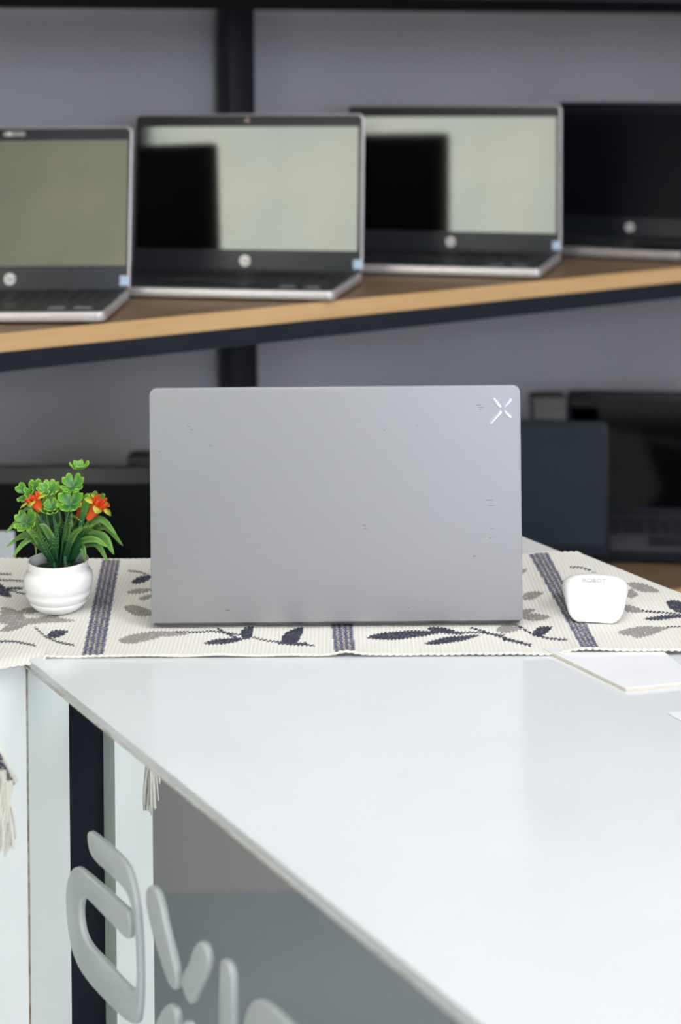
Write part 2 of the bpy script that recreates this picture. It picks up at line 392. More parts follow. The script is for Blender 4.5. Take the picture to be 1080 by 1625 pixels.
# ---------------------------------------------------------------- laptops
def laptop(label, hr, zbase, yaw, lean, W, BD, LH, screen, base_m, rim_m, bez_m, group=None, logo=True, sticker=True,
           bt=.019, bezel=(.008, .020, .034), cam_style='dot', palm=True, cat='laptop', flip=False):
    """hr: right rear (hinge) corner on the shelf; yaw in degrees turns the front edge towards the left side"""
    ex = Vector((math.cos(R(yaw)), -math.sin(R(yaw)), 0)); c = Vector((hr[0], hr[1], 0)) - ex*(W/2)
    root = tag(empty('laptop', (c.x, c.y, zbase), -R(yaw)), label, cat, group)
    slab('base', W, BD, .010, bt-.003, rim_m, root, .003, off=(0, -BD/2, .003+(bt-.003)/2))
    slab('palm_rest', W-.008, BD-.008, .008, .0012, base_m, root, .0004, off=(0, -BD/2, bt+.0004))
    bm = bmesh.new()
    kw = W*.86; rows = 6; n = 15; kd = BD*.47/rows
    for r_ in range(rows):
        for k in range(n):
            bm_box(bm, (-kw/2+kw/n*(k+.5), -BD*.12-kd*(r_+.5), bt+.0018), (kw/n-.0028, kd-.0028, .0016))
    bm_obj('keyboard', bm, M_keys, root, False)
    slab('touchpad', .11, .062, .003, .0006, M_bezel, root, .0001, off=(0, -BD+.046, bt+.0013))
    if palm:
        for x in (W*.30, W*.40): box('sticker', (x, -BD+.03, bt+.0012), (.022, .014, .0006), M_stickg, root)
    for sx in (-1, 1):
        for yy in (-BD+.02, -.02):
            o = mesh_obj('foot', *lathe_geo([(0, 0), (.006, 0), (.0065, .0035), (0, .0035)], 12), M_rubber, root); o.location = (sx*(W/2-.025), yy, 0)
    lid = slab('lid', W, LH, .010, .005, rim_m, root, .0018, 'Y', off=(0, 0, LH/2))
    lid.location = (0, -.002, bt-.002); lid.rotation_euler = (-R(lean), 0, 0)
    bs, btop, bb = bezel
    slab('bezel', W-.005, LH-.005, .008, .0012, bez_m, lid, .0003, 'Y', off=(0, -.0029, LH/2), bottom=.004)
    sw, shh = W-2*bs, LH-btop-bb
    box('screen', (0, -.0038, bb+shh/2), (sw, .0008, shh), screen, lid)
    tube('hinge', [(-W*.36, .002, .0), (W*.36, .002, .0)], .0045, M_bezelb, root, 12).location = (0, 0, bt)
    if logo:
        d = mesh_obj('logo', *lathe_geo([(0, 0), (.0078, 0), (.0082, .0004), (.0078, .0007), (0, .0007)], 32), M_logo, lid, True)
        d.rotation_euler = (R(90), 0, 0); d.location = (0, -.0035, bb*.5)
        text_mesh('logo_letters', 'hp', .0125, .0002, M_logo_d, lid, (0, -.0044, bb*.5+.0005), (R(90), 0, 0), .35)
    if sticker: box('lid_sticker', (W/2-.0075, -.0038, bb*.42), (.0125, .0005, .0135), M_sticker, lid)
    if cam_style == 'dot':
        d = mesh_obj('webcam', *lathe_geo([(0, 0), (.0035, 0), (.0035, .0006), (0, .0006)], 20), M_lensr, lid); d.rotation_euler = (R(90), 0, 0); d.location = (0, -.0035, LH-btop/2)
    elif cam_style == 'slide':
        slab('webcam_shutter', .032, .007, .0034, .0006, M_rim, lid, .0001, 'Y', off=(0, -.0037, LH-btop/2))
        d = mesh_obj('webcam', *lathe_geo([(0, 0), (.0033, 0), (.0033, .0012), (0, .0012)], 20), M_logo, lid); d.rotation_euler = (R(90), 0, 0); d.location = (-.0065, -.0035, LH-btop/2)
    return root
def hinge_from_front(px, py, z, yaw, BD):
    p = Pz(px, py, z); return (p.x + BD*math.sin(R(yaw)), p.y + BD*math.cos(R(yaw)))
G1 = 'open laptops on the upper shelf'
W1, BD1, LH1 = .362, .235, .245
laptop('open silver-rimmed laptop with olive-grey screen, leftmost on the upper shelf, cut by the frame', hinge_from_front(166, 515, SZ, 2, .20), SZ, 2, 10, .336, .20, .232, M_mat_screen, M_deck, M_silver, M_bezel, G1, bt=.016, cam_style='slide', bezel=(.006, .020, .036))
laptop('open silver-rimmed laptop in front of the black post, pale screen with a reddish webcam dot', hinge_from_front(529, 481, SZ, 12.3, .203), SZ, 12.3, 6, .363, .203, .240, M_glass_screen, M_deck, M_silver, M_bezel, G1, bt=.016)
laptop('open silver-rimmed laptop with cream-lit screen, right of the post, second from right on the shelf', hinge_from_front(857, 444, SZ, 16.3, .210), SZ, 16.3, 5.3, W1+.004, .210, .244, M_glass_screen, M_deck, M_silver, M_bezel, G1, bt=.016, cam_style='none')
laptop('open laptop with all-black screen and thin silver front, rightmost on the upper shelf', hinge_from_front(1079, 418, SZ, 27, .203), SZ, 27, 10, .29, .203, .241, M_black_screen, M_bezelb, M_rim, M_bezelb, G1, sticker=False, palm=False, cam_style='none')
G2 = 'open dark laptops on the lower shelf'
laptop('open black laptop behind the potted plant on the lower shelf', (P(330, 780, 2.43).x, 2.43), LZ, 3, 8, .37, .235, .220, M_black_screen, M_bezelb, M_bezelb, M_bezel, G2, logo=False, sticker=False, palm=False, cam_style='none', bezel=(.006, .026, .02))
laptop('dark laptop with plain slate screen beside the right edge of the grey laptop lid', (P(966, 760, 2.70).x, 2.70), LZ, 9, 5, .36, .235, .222, M_flat_screen, M_bezelb, M_bezelb, M_bezelb, G2, logo=False, sticker=False, palm=False, cam_style='none', bezel=(.008, .010, .02))
hx = P(893, 800, 3.0).x
laptop('dark laptop with glossy black screen and grey keyboard deck at the right frame edge', (hx+.375*math.cos(R(7)), 2.935-.375*math.sin(R(7))), LZ, 7, 9, .375, .205, .222, M_dim_screen, noisy(mat('deck_grey', (.085, .083, .095), .5), (.07, .07, .08), 60), M_bezelb, M_bezelb, G2, logo=False, sticker=False, palm=True, cam_style='none', bezel=(.008, .016, .018), bt=.024)
# small grey boxes at the back of the lower shelf
def card_box(label, px, D, w_, d_, top_y, m=M_greybox):
    z1 = P(px, top_y, D).z; x = P(px, 700, D).x
    r = tag(empty('card_box', (x, D+d_/2, LZ), SANG*0), label, 'box')
    slab('carton', w_, d_, .002, z1-LZ-.02, m, r, .001, off=(0, 0, (z1-LZ-.02)/2))
    slab('box_lid', w_+.004, d_+.004, .002, .02, m, r, .001, off=(0, 0, z1-LZ-.01))
card_box('grey box behind the left edge of the grey laptop lid', 232, 2.52, .056, .05, 727)
card_box('grey box between the grey laptop lid and the glossy dark laptop', 872, 2.82, .055, .05, 631)
# white card standing in front of the dark laptop at the left
cd = tag(empty('price_card', (P(2, 870, 2.17).x, 2.17, LZ)), 'white price card standing at the left frame edge beside the plant', 'card')
zc = P(2, 843, 2.17).z - LZ
slab('card', .036, zc, .001, .0015, M_paper, cd, .0003, 'Y', off=(0, 0, zc/2))
box('stand_foot', (0, .012, .0015), (.034, .03, .003), M_paper, cd)

# ---------------------------------------------------------------- white counter
C0 = Pz(38, 1050, ZT); E0 = Pz(765, 1625, ZT)
C0 = Pz(38, 1040, ZT)
d = (E0 - C0); d.z = 0; d.normalize()
n = Vector((d.y, -d.x, 0))
if n.y > 0: n = -n                                      # towards the camera, left
A1, A2 = Pz(829, 851, ZT), Pz(1080, 951, ZT)
rd = (A2 - A1); rd.z = 0; rd.normalize()
def v2(v): return (v.x, v.y)
top_poly = [v2(C0), v2(C0 + d*1.05), v2(A1 + rd*1.45), v2(A1 - rd*.10), (-.10, 1.775), (-.47, 1.765), v2(C0 + n*.122 + Vector((-.06, .10, 0))), v2(C0 + n*.122)]
ctr = tag(empty('counter', (0, 1.2, 0)), 'glossy white counter with a mirrored front under the grey laptop', 'counter')
def rel(o): o.location = Vector(o.location) - Vector((0, 1.2, 0)); return o
rel(poly_prism('countertop', top_poly, ZT-.0075, ZT, M_top, ctr, bev=.0008, smooth=False))
INS = .004
def board(name, a, b, z0, z1, t, m, parent=ctr, inset=0.0, side=1):
    """upright board on the line a-b; thickness goes to the inside"""
    dd = (b-a).normalized(); nn = Vector((dd.y, -dd.x, 0)) * side
    a = a - nn*inset; b = b - nn*inset
    return rel(poly_prism(name, [v2(a), v2(b), v2(b-nn*t), v2(a-nn*t)], z0, z1, m, parent, smooth=False))
sgn = 1 if Vector((d.y, -d.x, 0)).dot(n) > 0 else -1
board('mirror_panel', C0 - d*.004, C0 + d*1.04, .0, ZT-.0075, .006, M_mirror, inset=INS, side=sgn)
board('edge_strip', C0 + n*.0015, C0 + d*1.05 + n*.0006, ZT-.0088, ZT-.0072, .0025, M_edge, side=sgn)
Wn = n
# short return wing at the left: white post, set-back black board standing in for a dark open gap, cream post
pa = C0 - d*INS
def wing(name, t0, t1, m, back=0.0, th=.02):
    a = C0 + n*t0 - d*back; b = C0 + n*t1 - d*back
    return rel(poly_prism(name, [v2(a), v2(b), v2(b - d*th), v2(a - d*th)], 0, ZT-.0075, m, ctr, smooth=False))
wing('side_panel', -.012, .037, M_panel, .004, .05)
wing('side_panel', .037, .083, M_black, .03, .02)
wing('side_panel', .083, .122, M_panel, .004, .10)
tube('corner_seam', [C0 - n*.0037 - d*.0037 - Vector((0, 1.2, 0)) + Vector((0, 0, z - ZT)) for z in (.0, .2, .4, .6, .741)], .0007, M_grout, ctr, 6)
board('back_panel', A1 - rd*.05, A1 + rd*1.4, 0, ZT-.0075, .018, M_black, inset=.02, side=-1)

# raised acrylic lettering on the mirror, traced on the mirror's own plane
m0 = C0 - n*INS
def on_mirror(px, py):
    u, v = ray(px, py); q = Vector((u, 1, 0))
    D = m0.dot(n) / q.dot(n)
    p = Vector((u*D, D, CAMZ - v*D)); return ((p - m0).dot(d), p.z)
def chaikin(p, it=2):
    for _ in range(it):
        o = []
        for i in range(len(p)):
            a, b = p[i], p[(i+1) % len(p)]
            o.append((a[0]*.75+b[0]*.25, a[1]*.75+b[1]*.25)); o.append((a[0]*.25+b[0]*.75, a[1]*.25+b[1]*.75))
        p = o
    return p
def letter(pts, th=.003):
    pts = [(80 + x/3.375, 1300 + y/3.375) for x, y in pts]
    q = chaikin([on_mirror(*p) for p in pts])
    bm = bmesh.new()
    f = bm.faces.new([bm.verts.new((a, z, 0)) for a, z in q])
    e = bmesh.ops.extrude_face_region(bm, geom=[f]); top = [g for g in e['geom'] if isinstance(g, bmesh.types.BMVert)]
    bmesh.ops.translate(bm, verts=top, vec=(0, 0, th))
    bmesh.ops.recalc_face_normals(bm, faces=bm.faces[:])
    ts = set(top); es = [g for g in bm.edges if g.verts[0] in ts and g.verts[1] in ts]
    bmesh.ops.bevel(bm, geom=es, offset=.0016, segments=4, affect='EDGES', profile=.5, clamp_overlap=True)
    M = Matrix(((d.x, 0, n.x, m0.x), (d.y, 0, n.y, m0.y - 1.2), (0, 1, 0, 0), (0, 0, 0, 1)))
    bmesh.ops.transform(bm, matrix=M, verts=bm.verts[:])
    return bm_obj('letter', bm, M_letter, ctr, True, 30)
letter([(215,62),(228,66),(330,150),(400,215),(440,290),(465,400),(480,500),(490,650),(496,900),(490,1020),(478,1092),(455,1092),(400,1060),(300,960),(200,850),(140,740),(112,620),(97,480),(97,350),(117,280),(145,250),(170,262),(250,330),(400,460),(430,490),(440,540),(440,620),(430,642),(405,622),(340,555),(230,440),(200,412),(180,425),(169,480),(175,560),(190,620),(215,670),(300,760),(400,870),(445,912),(465,905),(478,870),(474,700),(465,560),(452,470),(420,375),(330,290),(250,220),(220,160),(212,90)])
letter([(530,365),(548,350),(575,370),(600,430),(630,580),(660,700),(685,800),(692,880),(685,915),(665,905),(640,860),(600,740),(560,600),(530,480),(525,410)])
letter([(820,648),(845,680),(860,740),(856,800),(830,870),(800,920),(775,985),(760,985),(735,940),(718,880),(720,830),(760,760),(775,700),(798,660)])
letter([(920,757),(938,743),(965,765),(985,820),(990,880),(990,1200),(915,1260)])
letter([(560,1130),(600,1035),(630,995),(652,985),(680,1010),(693,1060),(693,1230),(570,1230)])
letter([(722,1105),(730,1080),(742,1073),(760,1095),(770,1200),(725,1200)])
letter([(1045,1130),(1060,1030),(1095,968),(1130,958),(1180,985),(1310,1105),(1400,1200),(1400,1330),(1040,1330)])

# thin white boards lying on the counter
def sheet(label, pts, t=.0032):
    c = Vector((0, 0, 0))
    for p in pts: c += Vector(p)/len(pts)
    r = tag(empty('white_board', (c.x, c.y, ZT)), label, 'board', 'thin white boards on the counter')
    q = [(p[0]-c.x, p[1]-c.y) for p in pts]
    poly_prism('board_core', q, 0.0002, t-.0006, M_board_edge, r)
    poly_prism('board_face', q, t-.0006, t, M_board, r)
k0, k1, k2 = Pz(993, 1098, ZT), Pz(878, 1042, ZT), Pz(1080, 1089, ZT)
sheet('thin white board with a beige edge sticking out from under the runner', [k0, k1 + (k1-k0)*.15, k1 + (k1-k0)*.15 + (k2-k0)*.6 + Vector((.07, .015, 0)), k0 + (k2-k0)*1.35])
j0, j1, j2 = Pz(1058, 1133, ZT), Pz(1084, 1148, ZT), Pz(1090, 1130, ZT)
sheet('thin white board whose corner shows at the right frame edge, nearest the camera', [j0, j0 + (j1-j0)*3.5, j0 + (j1-j0)*3 + (j2-j0)*4, j0 + (j2-j0)*4], .0012)

# ---------------------------------------------------------------- woven runner
CZ = ZT + .0022
def leafpoly(a, b, w_, bend=0.0, n_=12):
    ax, ay = a; bx, by = b; dx, dy = bx-ax, by-ay; L_ = math.hypot(dx, dy); nx, ny = -dy/L_, dx/L_
    up, dn = [], []
    for i in range(n_+1):
        t = i/n_; h = w_/2*math.sin(math.pi*t**.8)**.8 if 0 < t < 1 else 0
        bx_ = bend*math.sin(math.pi*t)
        up.append((ax+dx*t+nx*(h+bx_), ay+dy*t+ny*(h+bx_))); dn.append((ax+dx*t+nx*(-h+bx_), ay+dy*t+ny*(-h+bx_)))
    return up + dn[::-1]
def strip(pts, w_):
    out, back = [], []
    for i, (x, y) in enumerate(pts):
        out.append((x, y-w_/2)); back.append((x, y+w_/2))
    return out + back[::-1]
CREAM = (.80, .785, .70); NAVY = (.055, .058, .082); GREYM = (.33, .31, .285); BAND = (.155, .165, .235); GOLD = (.60, .50, .34)
motif = []
def Lf(a, b, w_, c=NAVY, bend=0): motif.append((leafpoly(a, b, w_, bend), c))
def St(pts, w_=2.4, c=NAVY): motif.append((strip(pts, w_), c))
for a in [((0,966),(44,984),15),((38,984),(122,984),9),((0,1001),(52,986),12),((26,972),(78,966),10),((-10,982),(44,984),16),((40,990),(98,975),9),((0,972),(30,980),12)]: Lf(*a, GREYM)
St([(-20,910),(18,911)]); St([(-20,919),(38,922)]); Lf((-14,926),(19,948),17); St([(10,934),(36,933)],4); St([(10,936),(44,943)])
St([(55,995),(72,1011),(92,1018),(118,1024)],3); Lf((74,1009),(109,1001),12); St([(-20,1017),(28,1019),(56,1024)],3)
Lf((208,925),(244,914),11); St([(203,905),(222,908),(244,916)])
Lf((200,941),(246,935),8,GREYM); Lf((196,964),(250,976),16,GREYM); Lf((220,951),(246,944),7,GREYM); Lf((187,1017),(262,1006),15,GREYM); Lf((230,1005),(300,1006),9,GREYM)
St([(278,1003),(335,1002),(372,1006),(430,1018),(500,1025)]); St([(344,998),(362,1006),(378,1014)],4); Lf((322,1021),(392,1014),9); Lf((384,1013),(402,995),19); Lf((446,1019),(482,994),22, NAVY, 3); St([(440,1020),(488,1022)],5)
Lf((580,1012),(702,1002),13); St([(640,1010),(700,1003),(760,1004),(800,1008)]); Lf((676,996),(736,1006),9); Lf((672,1021),(764,1008),10); St([(745,996),(780,1006),(812,1016),(842,1023)],3); Lf((786,1000),(832,995),14,GREYM)
Lf((826,948),(862,942),13,GREYM); Lf((826,978),(874,981),12,GREYM); Lf((820,972),(850,968),8,GREYM); Lf((826,909),(836,903),6,GREYM)
Lf((844,1006),(876,996),14); St([(822,993),(846,1007),(870,1013),(900,1018)],3); St([(796,1014),(842,1024)],3)
motif.append((strip([(904,904),(920,905),(938,910)],2.2),(.03,.06,.05)))
Lf((994,930),(1048,944),13,GREYM); Lf((992,946),(1012,948),15,GREYM); Lf((984,968),(1022,976),11,GREYM); St([(1018,974),(1050,977),(1090,981)],2.4)
Lf((1056,960),(1100,976),18); Lf((1020,987),(1090,982),7); Lf((978,1009),(1062,1001),13,GREYM); Lf((1002,1015),(1050,1006),9,GREYM); St([(1056,1000),(1100,1000)],2)
def band_px(top, bot):      # quads: the stripe and its thin yellow threads
    (xa, xb, y0), (xc, xd, y1) = top, bot
    motif.append(([(xa, y0), (xb, y0), (xd, y1), (xc, y1)], BAND, 'band', (xa, xb, y0, xc, xd, y1)))
band_px((163, 191, 885), (125, 160, 1062)); band_px((514, 548, 880), (533, 566, 1062)); band_px((838, 868, 880), (938, 966, 1062))

# inside test in pixels, done on the cloth grid (the woven pattern belongs to the cloth itself)
def inpoly(X, Y, poly):
    ins = np.zeros(X.shape, bool); m_ = len(poly)
    for i in range(m_):
        x1, y1 = poly[i]; x2, y2 = poly[(i+1) % m_]
        if y1 == y2: continue
        c = ((y1 > Y) != (y2 > Y)) & (X < (x2-x1)*(Y-y1)/(y2-y1)+x1)
        ins ^= c
    return ins
x0, x1, NX = -.44, .60, 900
fl, fr_ = Pz(330, 1043, ZT), Pz(1080, 1039, ZT)     # front edge
bl, br = Pz(120, 890, ZT), Pz(860, 886, ZT)         # back edge
def yfront(x): 
    y = fl.y + (fr_.y-fl.y)*(x-fl.x)/(fr_.x-fl.x)
    q = max(0, -.274 - x); y -= 5*q*q + .36*q
    return y
def yback(x): return bl.y + (br.y-bl.y)*(x-bl.x)/(br.x-bl.x) + .0035*math.sin(x*9)
NYc = 300
V = np.zeros((NX+1, NYc+1, 3)); UV = np.zeros((NX+1, NYc+1, 2))
wc0 = C0; 
for i in range(NX+1):
    x = x0 + (x1-x0)*i/NX
    ya, yb = yfront(x), yback(x)
    sc = .0016*abs(math.sin(x*math.pi/.0062))
    for j in range(NYc+1):
        t = j/NYc; y = ya + (yb-ya)*t
        if j == 0: y -= sc
        if j == NYc: y += sc
        z = CZ + .0006*mnoise.noise(Vector((x*14, y*14, 0)))
        fe = max(0, 1 - t/.07)
        z += fe*fe*(.0028*math.exp(-((x-.0)/.012)**2) + .0016*math.exp(-((x-.222)/.02)**2) + .001*(mnoise.noise(Vector((x*30, 3, 0)))+.3))
        # the thin board under the right part
        if x > .19: z += .0028*min(1, (x-.19)/.02)
        V[i, j] = (x, y, z); UV[i, j] = (x, (y-1.49))
# droop over the left return edge and over the right edge
qv = (V[..., 0]-C0.x)*d.x + (V[..., 1]-C0.y)*d.y          # distance past the left return edge (towards the camera)
mask = (qv > 0) & (V[..., 0] < C0.x+.02)
V[..., 2] -= np.where(mask, np.minimum(18*qv*qv, .03 + .2*qv), 0)
rn = Vector((-rd.y, rd.x, 0)); 
if rn.x < 0: rn = -rn
q2 = (V[..., 0]-A1.x)*rn.x + (V[..., 1]-A1.y)*rn.y - .002
m2 = q2 > 0
r_ = .004
th = np.clip(q2/r_, 0, math.pi/2)
back = np.where(m2, q2 - r_*np.sin(th), 0); dn = np.where(m2, r_*(1-np.cos(th)) + np.maximum(0, q2 - r_*math.pi/2), 0)
PXc = None
# pattern coordinates: pixels where each flat cloth point would fall
flatx, flaty = V[..., 0].copy(), V[..., 1].copy()
zz = CAMZ - CZ
vv = zz/flaty; uu = flatx/flaty
pxX = CX + F*(uu*_c + vv*_s); pxY = CY + F*(-uu*_s + vv*_c)
V[..., 0] -= back*rn.x; V[..., 1] -= back*rn.y; V[..., 2] -= dn
col = np.ones((NX+1, NYc+1, 3))*np.array(CREAM)
rs = np.random.RandomState(3)
jx = 1.2*np.sin(pxY*1.9)                                     # stepped weave edges
for mo in motif:
    if len(mo) == 2:
        ins = inpoly(pxX, pxY + .8*np.sign(np.sin(flatx*2*math.pi/.0036)), mo[0]); col[ins] = mo[1]
        if mo[1] == GREYM:
            pass
    else:
        xa, xb, ya, xc, xd, yb = mo[3]
        t = (pxY-ya)/(yb-ya); lx = xa+(xc-xa)*t; rx = xb+(xd-xb)*t
        s = (pxX-lx)/(rx-lx); ins = (s > 0) & (s < 1)
        col[ins] = BAND
        jag = .022*np.sign(np.sin(flaty*2*math.pi/.009))
        for c_, w_ in ((.24, .045), (.50, .05), (.76, .045)):
            g = ins & (np.abs(s + jag - c_) < w_*.5); col[g] = GOLD
        for c_ in (.12, .38, .63, .88):
            g = ins & (np.abs(s - c_) < .05) & (np.sin(flaty*2*math.pi/.005) > .1); col[g] = (.07, .075, .12)
# pale veins inside grey flowers
vein = (np.abs(np.sin(flatx*260 + 3*np.sin(flaty*190))) < .10)
gm = np.all(np.abs(col-np.array(GREYM)) < 1e-6, axis=2); col[gm & vein] = (.58, .56, .5)
spk = rs.rand(NX+1, NYc+1)
bm_ = np.all(np.abs(col-np.array(BAND)) < 1e-6, axis=2); col[bm_ & (spk > .75)] = (.34, .34, .38)
dm = np.all(np.abs(col-np.array(NAVY)) < 1e-6, axis=2); col[dm & (spk > .9)] = (.2, .2, .22)
verts = V.reshape(-1, 3)
faces = []
idx = np.arange((NX+1)*(NYc+1)).reshape(NX+1, NYc+1)
fa = np.stack([idx[:-1, :-1], idx[1:, :-1], idx[1:, 1:], idx[:-1, 1:]], -1).reshape(-1, 4)
runner = tag(empty('table_runner', (0, 1.6, ZT)), 'cream woven runner with navy leaf pattern and striped bands across the counter', 'table runner')
me = bpy.data.meshes.new('woven_cloth'); me.from_pydata((verts - np.array([0, 1.6, ZT])).tolist(), [], fa.tolist()); me.update()
ca = me.color_attributes.new('Col', 'FLOAT_COLOR', 'POINT'); ca.data.foreach_set('color', np.concatenate([col.reshape(-1, 3), np.ones((len(verts), 1))], 1).ravel())
uvl = me.uv_layers.new(name='UVMap'); li = np.zeros(len(me.loops), np.int32); me.loops.foreach_get('vertex_index', li)
uvl.data.foreach_set('uv', UV.reshape(-1, 2)[li].ravel())
cloth = fin('woven_cloth', me, M_cloth, runner, True, 80)
# twisted selvedge cords
def cord(j, rad=.0014):
    pts = [Vector(V[i, j]) - Vector((0, 1.6, ZT)) for i in range(0, NX+1, 1)]
    Vv, Ff = [], []
    for k in range(0, len(pts)-1):
        pass
    tube_geo([p + Vector((0, 0, -.0004)) for p in pts], lambda t: rad*(.55 + .6*abs(math.sin(t*(NX)*.58))), 6, Vv, Ff)
    return mesh_obj('selvedge', Vv, Ff, M_yarn, runner, True, 80)
cord(0); cord(NYc, .0012)
# hanging end with its dark hem and tassels, off the counter at the left
def off(v): return Vector(v) - Vector((0, 1.6, ZT))
tip = P(22, 1246, 1.375)
a0 = Vector((-.43, 1.40, ZT-.002)); 
hem = [off(P(-60, 1120, 1.37)), off(P(-10, 1185, 1.365)), off(P(8, 1220, 1.37)), off(tip)]
hp_ = bez(hem, 18)
Vv, Ff = [], []; cc = []
for i, p in enumerate(hp_):
    t = i/(len(hp_)-1)
    for s in (0, .33, .66, 1):
        Vv.append(p + Vector((-.016*s, .004*math.sin(s*3), .0 - .004*s + .0)) + Vector((-.06*s*(1-t), .02*s*(1-t), .03*s*(1-t))))
for i in range(len(hp_)-1):
    for k in range(3): Ff.append((i*4+k, i*4+k+1, i*4+k+5, i*4+k+4))
he = mesh_obj('hanging_hem', Vv, Ff, M_yarnb, runner, True, 80)
so = he.modifiers.new('thick', 'SOLIDIFY'); so.thickness = .002
tube('selvedge', [p + Vector((.001, -.001, 0)) for p in bez([off(P(-60, 1100, 1.37)), off(P(-4, 1184, 1.363)), off(P(13, 1216, 1.367)), off(tip + Vector((.002, 0, .004)))], 60)], lambda t: .0016*(.75+.35*abs(math.sin(t*44))), M_yarn, runner, 7)
def tassel(root_, length, seed, nst=16, spread=.005):
    rr = random.Random(seed); Vv, Ff = [], []
    for k in range(nst):
        ox, oy = rr.uniform(-1, 1)*.0022, rr.uniform(-1, 1)*.0022; sx, sy = rr.uniform(-1, 1)*spread, rr.uniform(-1, 1)*spread; L_ = length*rr.uniform(.82, 1.04)
        pts = [root_ + Vector((ox + sx*(t**1.5) + .001*math.sin(t*7+k), oy + sy*t, -L_*t)) for t in [i/8 for i in range(9)]]
        tube_geo(pts, .0009, 5, Vv, Ff)
    return mesh_obj('tassel', Vv, Ff, M_yarn, runner, True, 80)
tassel(off(P(13, 1240, 1.37)), .060, 1); tassel(off(P(3, 1222, 1.37)), .067, 2)
tassel(off(P(-12, 1205, 1.375)), .055, 5); tassel(off(P(-34, 1175, 1.38)), .055, 8)

# ---------------------------------------------------------------- grey laptop, seen from behind
LD = 1.560; TCLOTH = CZ + .0010
pl, pr = P(239.5, 990, LD), P(829, 990, LD)
LW = (pr.x - pl.x); LYAW = .35
mc = (pl + pr)/2
lp = tag(empty('laptop', (mc.x, LD, TCLOTH), -R(LYAW)), 'open grey aluminium laptop seen from behind, large in the centre of the counter', 'laptop')
zb = P(534, 994, LD).z - TCLOTH; zt_ = P(534, 614, LD).z - TCLOTH
LIDH = zt_ - .0045
slab('lid', LW, LIDH, .0075, .0055, M_alu, lp, .0010, 'Y', off=(0, .0028, .0045 + LIDH/2), bottom=.002)
slab('bezel', LW-.004, LIDH-.004, .006, .001, M_bezelb, lp, .0002, 'Y', off=(0, .006, .0045 + LIDH/2))
box('screen', (0, .0067, .012+(LIDH-.02)/2), (LW-.012, .0006, LIDH-.026), M_black_screen, lp)
slab('base', LW, .232, .009, .0115, noisy(mat('base_grey', (.12, .12, .13), .4, metal=.5), (.11, .11, .12), 50), lp, .002, off=(0, .0015+.116, .0015+.0058))
slab('palm_rest', LW-.006, .226, .007, .001, M_rim, lp, .0002, off=(0, .1225, .0136))
tube('hinge', [(-LW*.40, .0085, .013), (LW*.40, .0085, .013)], .0042, M_rubber, lp, 12)
bm = bmesh.new()
for r_i in range(6):
    for k in range(15): bm_box(bm, (-.14+.28/15*(k+.5), .035+.0175*(r_i+.5), .0148), (.0158, .0146, .0014))
bm_obj('keyboard', bm, M_keys, lp, False)
slab('touchpad', .11, .066, .003, .0005, M_bezel, lp, .0001, off=(0, .19, .0143))
for sx in (-1, 1):
    for yy in (.012, .215): slab('foot', .05, .006, .0028, .0022, M_rubber, lp, .0003, off=(sx*(LW/2-.045), yy, .0011))
# the X mark: four chrome bars
def barp(a, b, w_):
    A_, B_ = P(*a, LD), P(*b, LD)
    A_ = Vector((A_.x - mc.x, A_.z - TCLOTH)); B_ = Vector((B_.x - mc.x, B_.z - TCLOTH))
    L_ = (B_-A_).length; ang = math.atan2(B_.y-A_.y, B_.x-A_.x)
    o = slab('logo_bar', L_, w_/F*LD, w_/F*LD*.46, .0008, M_chrome, lp, .0003, 'Y')
    o.location = ((A_.x+B_.x)/2, -.0003, (A_.y+B_.y)/2); o.rotation_euler = (0, -ang, 0)
barp((781.5, 632), (794, 646), 5.0); barp((799, 645), (810.5, 632.5), 5.0); barp((776.5, 672), (794.5, 652), 5.4); barp((799.5, 652), (810.5, 662.5), 4.4)
bm = bmesh.new()
for a, b in (((755, 644), (762, 641)), ((758, 647), (767, 645)), ((760, 650), (763, 649)), ((297, 676), (300, 678)), ((303, 681), (305, 684)), ((608, 683), (611, 682)), ((771, 794), (781, 792)), ((775, 803), (783, 801)), ((777, 839), (783, 838)), ((776, 854), (781, 853)), ((332, 706), (334, 708)), ((646, 965), (649, 964)), ((660, 675), (662, 676))):
    A_, B_ = P(*a, LD), P(*b, LD); c_ = (A_+B_)/2
    bm_box(bm, (c_.x-mc.x, -.00002, c_.z-TCLOTH), ((B_-A_).length, .0001, .0006))
bm_obj('scratch', bm, mat('scuff_grey', (.15, .15, .16), .6), lp, False)

